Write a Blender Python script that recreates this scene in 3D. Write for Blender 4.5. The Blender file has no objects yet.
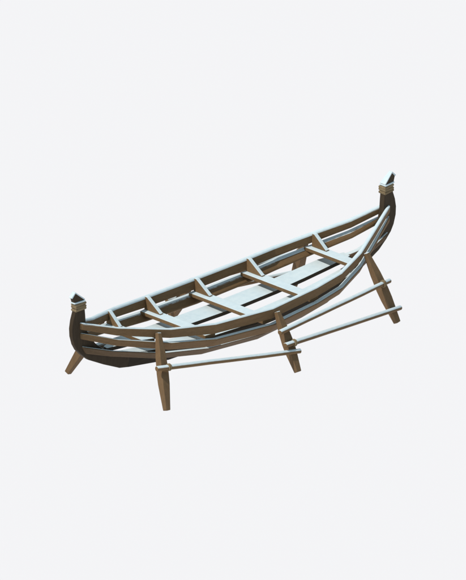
import bpy, bmesh, math, random
from mathutils import Vector, Matrix
random.seed(4)
scene = bpy.context.scene
COL = scene.collection
S = 0.0135            # metres per design unit
Z0 = 87.8             # the ground lies this many units under the sheer ends


def P(x, y, z):
    return Vector((x * S, y * S, (z + Z0) * S))


# ------------------------------------------------------------------ materials
def wood(name, dark, light, frost=(0.69, 0.77, 0.785), rough=0.72, frosted=True, grain_axis=0, lo=0.64, hi=0.76):
    m = bpy.data.materials.new(name)
    m.use_nodes = True
    nt = m.node_tree
    N, L = nt.nodes, nt.links
    bsdf = N["Principled BSDF"]
    tc = N.new("ShaderNodeTexCoord")
    mp = N.new("ShaderNodeMapping")
    sc = [9.0, 9.0, 9.0]
    sc[grain_axis] = 0.9
    mp.inputs["Scale"].default_value = sc
    L.new(tc.outputs["Object"], mp.inputs["Vector"])
    info = N.new("ShaderNodeObjectInfo")
    add = N.new("ShaderNodeVectorMath"); add.operation = 'ADD'
    L.new(mp.outputs["Vector"], add.inputs[0])
    rnd = N.new("ShaderNodeMath"); rnd.operation = 'MULTIPLY'; rnd.inputs[1].default_value = 40.0
    L.new(info.outputs["Random"], rnd.inputs[0])
    L.new(rnd.outputs[0], add.inputs[1])
    n1 = N.new("ShaderNodeTexNoise")
    n1.inputs["Scale"].default_value = 3.2
    n1.inputs["Detail"].default_value = 7.0
    n1.inputs["Roughness"].default_value = 0.62
    L.new(add.outputs[0], n1.inputs["Vector"])
    ramp = N.new("ShaderNodeValToRGB")
    ramp.color_ramp.elements[0].position = 0.32
    ramp.color_ramp.elements[0].color = (*dark, 1)
    ramp.color_ramp.elements[1].position = 0.68
    ramp.color_ramp.elements[1].color = (*light, 1)
    n3 = N.new("ShaderNodeTexNoise")           # fine fibre
    n3.inputs["Scale"].default_value = 13.0
    n3.inputs["Detail"].default_value = 4.0
    L.new(add.outputs[0], n3.inputs["Vector"])
    tone = N.new("ShaderNodeMath"); tone.operation = 'MULTIPLY_ADD'      # each board has its own tone
    tone.inputs[1].default_value = 0.22; tone.inputs[2].default_value = -0.11
    L.new(info.outputs["Random"], tone.inputs[0])
    fib = N.new("ShaderNodeMath"); fib.operation = 'MULTIPLY_ADD'
    fib.inputs[1].default_value = 0.35; 
    L.new(n3.outputs["Fac"], fib.inputs[0]); L.new(tone.outputs[0], fib.inputs[2])
    mixf = N.new("ShaderNodeMath"); mixf.operation = 'MULTIPLY_ADD'; mixf.inputs[1].default_value = 0.65
    L.new(n1.outputs["Fac"], mixf.inputs[0]); L.new(fib.outputs[0], mixf.inputs[2])
    L.new(mixf.outputs[0], ramp.inputs["Fac"])
    bump = N.new("ShaderNodeBump")
    bump.inputs["Strength"].default_value = 0.22
    bump.inputs["Distance"].default_value = 0.006
    L.new(n1.outputs["Fac"], bump.inputs["Height"])
    L.new(bump.outputs["Normal"], bsdf.inputs["Normal"])
    bsdf.inputs["Roughness"].default_value = rough
    bsdf.inputs["Specular IOR Level"].default_value = 0.25
    if not frosted:
        L.new(ramp.outputs["Color"], bsdf.inputs["Base Color"])
        return m
    # frost that has settled on whatever faces the sky
    geo = N.new("ShaderNodeNewGeometry")
    sep = N.new("ShaderNodeSeparateXYZ")
    L.new(geo.outputs["Normal"], sep.inputs[0])
    n2 = N.new("ShaderNodeTexNoise")
    n2.inputs["Scale"].default_value = 14.0
    n2.inputs["Detail"].default_value = 5.0
    L.new(tc.outputs["Object"], n2.inputs["Vector"])
    ns = N.new("ShaderNodeMath"); ns.operation = 'MULTIPLY_ADD'
    ns.inputs[1].default_value = 0.10; ns.inputs[2].default_value = -0.05
    L.new(n2.outputs["Fac"], ns.inputs[0])
    sm = N.new("ShaderNodeMath"); sm.operation = 'ADD'
    L.new(sep.outputs["Z"], sm.inputs[0]); L.new(ns.outputs[0], sm.inputs[1])
    mr = N.new("ShaderNodeMapRange")
    mr.interpolation_type = 'SMOOTHSTEP'
    mr.inputs["From Min"].default_value = lo
    mr.inputs["From Max"].default_value = hi
    L.new(sm.outputs[0], mr.inputs["Value"])
    fr = N.new("ShaderNodeValToRGB")
    fr.color_ramp.elements[0].position = 0.3
    fr.color_ramp.elements[0].color = (frost[0] * .90, frost[1] * .93, frost[2] * .95, 1)
    fr.color_ramp.elements[1].position = 0.65
    fr.color_ramp.elements[1].color = (*frost, 1)
    L.new(n2.outputs["Fac"], fr.inputs["Fac"])
    mix = N.new("ShaderNodeMix"); mix.data_type = 'RGBA'
    L.new(mr.outputs["Result"], mix.inputs["Factor"])
    L.new(ramp.outputs["Color"], mix.inputs[6])
    L.new(fr.outputs["Color"], mix.inputs[7])
    L.new(mix.outputs[2], bsdf.inputs["Base Color"])
    return m


BROWN = wood("weathered_oak", (0.152, 0.087, 0.038), (0.208, 0.123, 0.056))
RAIL = wood("rail_oak", (0.152, 0.087, 0.038), (0.208, 0.123, 0.056), lo=0.18, hi=0.36)
PLANK = wood("plank_oak", (0.152, 0.087, 0.038), (0.208, 0.123, 0.056), lo=0.74, hi=0.82)
BILGE_SHADED = wood("shaded_bilge_oak", (0.085, 0.052, 0.026), (0.125, 0.077, 0.039), lo=0.72, hi=0.84)  # darker copy of the oak, with the shade under the hull painted in
POLE = wood("pole_oak", (0.152, 0.087, 0.038), (0.208, 0.123, 0.056), lo=0.30, hi=0.60)
BROWN_V = wood("post_oak", (0.143, 0.084, 0.040), (0.196, 0.119, 0.058), grain_axis=2)
DARK = wood("tarred_timber", (0.030, 0.021, 0.012), (0.052, 0.037, 0.022))
CAP = wood("frosted_cap_timber", (0.038, 0.024, 0.012), (0.064, 0.042, 0.022), lo=-0.9, hi=-0.4)
DARK_V = wood("tarred_stem_timber", (0.038, 0.024, 0.012), (0.064, 0.042, 0.022), grain_axis=2)
ROPE = wood("hemp_rope", (0.17, 0.118, 0.062), (0.29, 0.215, 0.122), frosted=False, rough=0.9)


# ------------------------------------------------------------------ helpers
def link(name, bm, mat, parent=None, bevel=0.7, segs=2, smooth=False, angle=35):
    bmesh.ops.recalc_face_normals(bm, faces=bm.faces[:])
    me = bpy.data.meshes.new(name)
    bm.to_mesh(me); bm.free()
    me.materials.append(mat)
    for p in me.polygons:
        p.use_smooth = smooth
    o = bpy.data.objects.new(name, me)
    COL.objects.link(o)
    if parent:
        o.parent = parent
        # vertices are in world space; put the mesh into its parent's space
        me.transform(Matrix.Translation(-world_loc(parent)))
    if bevel:
        b = o.modifiers.new("bevel", 'BEVEL')
        b.width = bevel * S; b.segments = segs
        b.limit_method = 'ANGLE'; b.angle_limit = math.radians(angle)
        b.harden_normals = False
    return o


def world_loc(o):
    v = Vector(o.location)
    while o.parent:
        o = o.parent
        v += o.location
    return v


def sweep_box(bm, secs):
    """secs: list of 4-point sections, joined into one closed beam"""
    rings = [[bm.verts.new(p) for p in s] for s in secs]
    n = len(rings[0])
    for a, b in zip(rings, rings[1:]):
        for i in range(n):
            j = (i + 1) % n
            bm.faces.new((a[i], a[j], b[j], b[i]))
    bm.faces.new(rings[0]); bm.faces.new(rings[-1])


def prism(bm, pts, off):
    """closed outline pts (Vectors) extruded by the vector off"""
    a = [bm.verts.new(p) for p in pts]
    b = [bm.verts.new(p + off) for p in pts]
    n = len(pts)
    for i in range(n):
        j = (i + 1) % n
        bm.faces.new((a[i], a[j], b[j], b[i]))
    bm.faces.new(a); bm.faces.new(b)


def empty(name, loc, label, cat, group=None):
    o = bpy.data.objects.new(name, None)
    o.empty_display_size = 0.2
    COL.objects.link(o)
    o.location = loc
    o['label'] = label; o['category'] = cat
    if group:
        o['group'] = group
    return o


# ------------------------------------------------------------------ hull lines
HL = 222.0


def u2(x): return (x / HL) ** 2
def bulge(x): return math.exp(-((abs(x) - 120) / 45) ** 2)
def beam(x): return 1.5 + 56.5 * (1 - u2(x)) + (5.6 if x > 0 else 2.8) * bulge(x)
def sheer(x): return -28.4 + 31.2 * u2(x) + 2.9 * u2(x) ** 7 - (1.6 * bulge(x) if x > 0 else 0)


# (inset at midships, drop at midships, drop at the stems) for the top and bottom edge
STRAKES = [((0, 0, 0), (1.8, 12.3, 8)),
           ((-2, 16.6, 11.1), (5.8, 28, 18)),
           ((12, 30.5, 25.5), (24, 41, 32.5))]
ENDS = [219, 218.5, 217]
STX = [-182, -128, -75, 0, 66, 105, 145, 183]


def edge(x, e):
    q = min(1.0, u2(x))
    y = beam(x) - e[0] * (1 - q) ** 0.65
    z = sheer(x) - (e[1] * (1 - q) + e[2] * q)
    return y, z


boat = empty('rowing_boat', P(0, 0, -77),
             'long slender wooden boat skeleton with frosted planks, five thwarts and tall roped stems', 'boat')


def strake(side, i):
    top, bot = STRAKES[i]
    t = (5.2, 6.6, 5.0)[i]
    bm = bmesh.new()
    secs = []
    for x in [-ENDS[i]] + STX + [ENDS[i]]:
        xb = x
        if abs(x) > 200 and i == 2:      # the lowest plank runs out against the curve of the stem
            xb = x - math.copysign(6.0, x)
        yt, zt = edge(x, top); yb, zb = edge(xb, bot)
        if i == 2:                           # towards the bow the bilge plank is tucked under its neighbour
            k = max(0.0, min(1.0, (x - 10) / 190))
            yt = max(1.2, yt - 6.5 * k); yb = max(1.2, yb - 4.5 * k)
            zt -= 2.0 * k; zb -= 1.0 * k
        yt = max(yt, 5.0); yb = max(yb, 4.6)     # the ends lap the sides of the stem
        d = Vector((yb - yt, zb - zt)).normalized()
        nin = Vector((d.y, -d.x))            # turn towards the inside
        if nin.x > 0:
            nin = -nin
        secs.append([P(x, side * yt, zt), P(xb, side * yb, zb),
                     P(xb, side * max(0.4, yb + nin.x * t), zb + nin.y * t),
                     P(x, side * max(0.4, yt - t), zt)])
    sweep_box(bm, secs)
    return link('strake', bm, (RAIL, PLANK, BILGE_SHADED)[i], boat, bevel=(2.2, 2.4, 1.9)[i], segs=3)


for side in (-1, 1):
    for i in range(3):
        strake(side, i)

# ------------------------------------------------------------------ stems and keel
OUT = [(-222.9, 27), (-224.0, 16), (-226.8, 8), (-228.4, -1), (-227.9, -9.5), (-225, -19), (-221, -25.8), (-214.5, -32.5), (-204.5, -40.8), (-183.5, -51.7), (-161, -62), (-149, -64.5)]
INN = [(-149, -53), (-171, -43), (-184, -35), (-195, -26), (-203, -17), (-208, -8), (-210, 2), (-210.6, 10), (-211.3, 17), (-211.5, 27)]
for sg in (1, -1):
    bm = bmesh.new()
    pl = [(x - 0.8, z, 2.5) for x, z in OUT] + [(x - 0.8 if z > -40 else x, z, 3.4) for x, z in INN]
    fa = [bm.verts.new(P(sg * x, -h, z)) for x, z, h in pl]
    fb = [bm.verts.new(P(sg * x, h, z)) for x, z, h in pl]
    for i in range(len(pl)):
        q = (i + 1) % len(pl)
        bm.faces.new((fa[i], fa[q], fb[q], fb[i]))
    no = len(OUT)
    for side in (fa, fb):
        o, n = side[:no], side[no:][::-1]          # both from the top down
        a = b = 0
        while a < len(o) - 1 or b < len(n) - 1:    # zip the two outlines with triangles
            if b == len(n) - 1 or (a < len(o) - 1 and a / (len(o) - 1) <= b / (len(n) - 1)):
                bm.faces.new((o[a], o[a + 1], n[b])); a += 1
            else:
                bm.faces.new((o[a], n[b + 1], n[b])); b += 1
    st = link('stem', bm, DARK_V, boat, bevel=0.6)
    # the head: a small shoulder and a tapered wedge with its ridge to the outside
    bm = bmesh.new()
    OX, IX = -226.4, -212.0
    pts = [(OX, -3.1), (IX, -4.7), (IX, 4.7), (OX, 3.1)]
    prism(bm, [P(sg * x, y, 25.3) for x, y in pts], Vector((0, 0, 1.7 * S)))
    link('shoulder', bm, CAP, st, bevel=0.7)

    def wedge(pts):
        b = bmesh.new()
        a = [b.verts.new(P(sg * x, -h, z)) for x, z, h in pts]
        c = [b.verts.new(P(sg * x, h, z)) for x, z, h in pts]
        n = len(pts)
        for i in range(n):
            b.faces.new((a[i], a[(i + 1) % n], c[(i + 1) % n], c[i]))
        bmesh.ops.triangulate(b, faces=[b.faces.new(a), b.faces.new(c)])
        return b
    link('head', wedge([(-225.8, 26.8, 2.2), (-227.6, 32.0, 1.9), (-223.9, 36.8, 1.7), (-213.0, 27.3, 3.4), (-213.0, 26.8, 3.4)]), DARK_V, st, bevel=0)
    bm = bmesh.new()
    sweep_box(bm, [[P(sg * xu, -h, zu), P(sg * xu, h, zu), P(sg * xl, h, zl), P(sg * xl, -h, zl)] for xu, zu, xl, zl, h in
                   ((-229.8, 32.7, -228.2, 31.6, 2.1), (-224.2, 38.0, -223.9, 36.2, 2.1), (-211.9, 27.9, -212.8, 26.8, 3.9))])
    link('head_cap', bm, CAP, st, bevel=0.6)
    for k in range(3):
        z = 18.2 + 2.75 * k
        bm = bmesh.new()
        xo, xi = sg * -224.0, sg * -212.2
        x0, x1 = min(xo, xi), max(xo, xi)
        j = (0.5, -0.2, 0.1)[k]
        corners = [(x0 - .4 * j, -(2.7 if sg > 0 else 3.9)), (x1, -(3.9 if sg > 0 else 2.7)), (x1 + .4 * j, 3.9 if sg > 0 else 2.7), (x0, 2.7 if sg > 0 else 3.9)]
        secs = []
        for c in corners:
            d = Vector((c[0] - (x0 + x1) / 2, c[1])).normalized()
            tilt = 0.25 * (1 if c[0] > (x0 + x1) / 2 else -1) * (1, -1, 1)[k]
            sec = []
            for a in range(8):
                th = a * math.pi / 4
                r = 0.95 * math.cos(th)
                sec.append(P(c[0] + (1.0 if d.x > 0 else -1.0) * r, c[1] + (1.0 if d.y > 0 else -1.0) * r, z + tilt + 1.6 * math.sin(th)))
            secs.append(sec)
        rings = [[bm.verts.new(p) for p in s] for s in secs]
        for a in range(4):
            b = (a + 1) % 4
            for i in range(8):
                q = (i + 1) % 8
                bm.faces.new((rings[a][i], rings[a][q], rings[b][q], rings[b][i]))
        link('rope_wrap', bm, ROPE, st, bevel=0.0, smooth=False)

KX = [(-150.5, -64.1), (-93, -73), (0, -75.5), (93, -73), (150.5, -64.1)]
bm = bmesh.new()
sweep_box(bm, [[P(x, -2.9, z), P(x, 2.9, z), P(x, 2.9, z + 11.8), P(x, -2.9, z + 11.8)] for x, z in KX])
link('keel', bm, DARK, boat, bevel=0.15)

# ------------------------------------------------------------------ thwarts, knees, floorboards
FR = [-147, -77, -2, 68, 144]
for f in FR:
    zt = sheer(f) - 12.8
    h = beam(f) - 4.2
    h0, h1 = beam(f - 6) - 4.2, beam(f + 6) - 4.2
    bm = bmesh.new()
    secs = []
    for s, c in ((-1, 2.5), (1, 0)):
        secs.append([P(f - 6.5, s * (h0 - c), zt), P(f + 6.5, s * (h1 - c), zt), P(f + 6.5, s * (h1 - c), zt - 4), P(f - 6.5, s * (h0 - c), zt - 4)])
    sweep_box(bm, secs)
    th = link('thwart', bm, BROWN, boat, bevel=0.6)
    # one knee, on the far end of each thwart
    w = min(22.0, h * 0.58)
    bm = bmesh.new()
    ht, hk = beam(f + 3.5), beam(f + 3.5)
    a = [(ht - 4.6, sheer(f) + 0.2), (ht - 7.5, sheer(f) + 0.2), (hk - w - 5.5, zt + 1.0), (hk - w - 6, zt + .03), (hk - 5.4, zt + .03)]
    prism(bm, [P(f + 1.0 - (1.5 if z < zt + 2 else 0), y, z) for y, z in a], Vector((4.6 * S, 0, 0)))
    link('knee', bm, BROWN, th, bevel=0.4)

for s in (-1, 1):
    bm = bmesh.new()
    secs = []
    for x in (-172, -146, -110, -73, 0, 73, 110, 146, 172):
        q = u2(x)
        z = -51.2 + 19 * q
        y0 = 9.8 * (1 - 0.75 * q)
        y1 = min(33 * (1 - .55 * q), edge(x, STRAKES[2][0])[0] - 4)
        secs.append([P(x, s * y0, z), P(x, s * y1, z + 1.0), P(x, s * y1, z - 1.8), P(x, s * y0, z - 4.2)])
    sweep_box(bm, secs)
    link('floorboard', bm, DARK, boat, bevel=0.5)

# ------------------------------------------------------------------ the two racks
LEGS = [((-142, 37, -19.6), (-163, 70, -87.8)), ((3, 60, -32.2), (1, 91.5, -87.8)), ((151, 38, -18.2), (163, 70, -87.8))]


def pole_end(sx, sy, y):
    x = (sx - 232.5) / 0.707 - y
    z = (266.5 + 0.269 * (y - x) - sy) / 0.925
    return (x, y, z)


RODS = [(pole_end(156.5, 368.6, 58), pole_end(300.3, 351, 87), 0.085),
        (pole_end(279.8, 332.6, 77), pole_end(389.8, 280.6, 58), 0.94),
        (pole_end(285.3, 345.6, 84), pole_end(400.6, 307.6, 69), 0.075)]


def make_rack(side, label):
    rack = empty('support_rack', P(0, side * 80, -87.8), label, 'boat rack', 'post and pole racks propping the boat')
    M = lambda p: P(p[0], side * p[1], p[2])
    for k, (a, b) in enumerate(LEGS):
        if side > 0 and k == 2:            # the far bow post stands a little further aft
            a, b = (a[0] - 7, a[1] + 2, a[2] - 3.5), (b[0] - 7, b[1], b[2])
        A, B = M(a), M(b)
        ax = (B - A).normalized()
        xh = Vector((1, 0, 0))
        u = (xh - ax * ax.dot(xh)).normalized()
        v = ax.cross(u)
        bm = bmesh.new()
        secs = []
        for t, w, d in ((0, 4.6, 4.6), (0.30, 8.2, 7.8), (0.52, 9.3, 8.7), (0.66, 9.0, 8.4), (1.0, 5.6, 5.4)):
            c = A.lerp(B, t)
            hw, hd = w * S / 2, d * S / 2
            secs.append([c - u * hw - v * hd, c + u * hw - v * hd, c + u * hw + v * hd, c - u * hw + v * hd])
        sweep_box(bm, secs)
        link('post', bm, BROWN_V, rack, bevel=0.6)
    for a, b, tl in RODS:
        A, B = M(a), M(b)
        ax = (B - A).normalized()
        q = ax.to_track_quat('Z', 'Y').to_matrix()
        bm = bmesh.new()
        secs = []
        n = 12
        for k in range(9):
            t = k / 8
            c = A.lerp(B, t) + q @ Vector((random.uniform(-.12, .12), random.uniform(-.12, .12), 0)) * S
            r = (2.75 - 0.3 * t) * S
            secs.append([c + q @ Vector((r * math.cos(i * 2 * math.pi / n), r * math.sin(i * 2 * math.pi / n), 0)) for i in range(n)])
        sweep_box(bm, secs)
        rod = link('pole', bm, POLE, rack, bevel=0.4, smooth=True, angle=60)
        e = rod.modifiers.new('edges', 'EDGE_SPLIT'); e.split_angle = math.radians(50)
        # hemp lashing round the pole beside its post
        bm = bmesh.new()
        for k in range(2):
            c = A.lerp(B, tl) + ax * (k - .5) * 1.7 * S
            R, r = 3.1 * S, 0.85 * S
            rings = []
            for i in range(16):
                th = i * math.pi / 8
                e1 = q @ Vector((math.cos(th), math.sin(th), 0))
                rings.append([bm.verts.new(c + e1 * (R + r * math.cos(p * math.pi / 3)) + ax * r * math.sin(p * math.pi / 3)) for p in range(6)])
            for i in range(16):
                j = (i + 1) % 16
                for p in range(6):
                    s2 = (p + 1) % 6
                    bm.faces.new((rings[i][p], rings[i][s2], rings[j][s2], rings[j][p]))
        link('lashing', bm, ROPE, rod, bevel=0, smooth=True)
    return rack


make_rack(-1, 'rack of three oak posts and frosted poles along the near side of the boat')
make_rack(1, 'rack of posts and poles mostly hidden behind the boat on its far side')

# ------------------------------------------------------------------ light, world, camera
w = bpy.data.worlds.new("World")
scene.world = w
w.use_nodes = True
nt = w.node_tree
bg = nt.nodes["Background"]
# white backdrop below the horizon; dimmer cool upper half added to darken upturned faces
tc = nt.nodes.new("ShaderNodeTexCoord")
sx = nt.nodes.new("ShaderNodeSeparateXYZ")
nt.links.new(tc.outputs["Generated"], sx.inputs[0])
rp = nt.nodes.new("ShaderNodeMapRange"); rp.interpolation_type = 'SMOOTHSTEP'
rp.inputs["From Min"].default_value = -0.36
rp.inputs["From Max"].default_value = 0.0
nt.links.new(sx.outputs["Z"], rp.inputs["Value"])
mx = nt.nodes.new("ShaderNodeMix"); mx.data_type = 'RGBA'
nt.links.new(rp.outputs["Result"], mx.inputs["Factor"])
mx.inputs[6].default_value = (0.905, 0.907, 0.924, 1)
mx.inputs[7].default_value = (0.32, 0.42, 0.49, 1)
nt.links.new(mx.outputs[2], bg.inputs["Color"])
bg.inputs["Strength"].default_value = 1.0

sun = bpy.data.lights.new("sun_lamp", 'SUN')
sun.energy = 2.9
sun.angle = math.radians(0.6)
sun.color = (1.0, 0.97, 0.92)
so = bpy.data.objects.new("sun_lamp", sun)
COL.objects.link(so)
to_sun = Vector((-0.58, 0.16, 0.80))
so.rotation_euler = to_sun.to_track_quat('Z', 'Y').to_euler()
so.location = to_sun * 12

cam = bpy.data.cameras.new("camera")
co = bpy.data.objects.new("camera", cam)
COL.objects.link(co)
D = 25.0
el = math.radians(22.4)
d = Vector((-math.cos(el) * math.sqrt(.5), -math.cos(el) * math.sqrt(.5), math.sin(el)))
co.location = P(0, 0, 0) + d * D
co.rotation_euler = d.to_track_quat('Z', 'Y').to_euler()
cam.sensor_fit = 'VERTICAL'
cam.sensor_height = 24
cam.type = 'ORTHO'
cam.ortho_scale = 580 * S
cam.shift_y = -23.5 / 580
cam.shift_x = 0.5 / 580
cam.clip_start = 1.0
cam.clip_end = 500
scene.camera = co

scene.view_settings.view_transform = 'Standard'
scene.view_settings.look = 'None'
scene.view_settings.exposure = 0
scene.view_settings.gamma = 1
scene.render.engine = 'CYCLES'
scene.cycles.max_bounces = 6
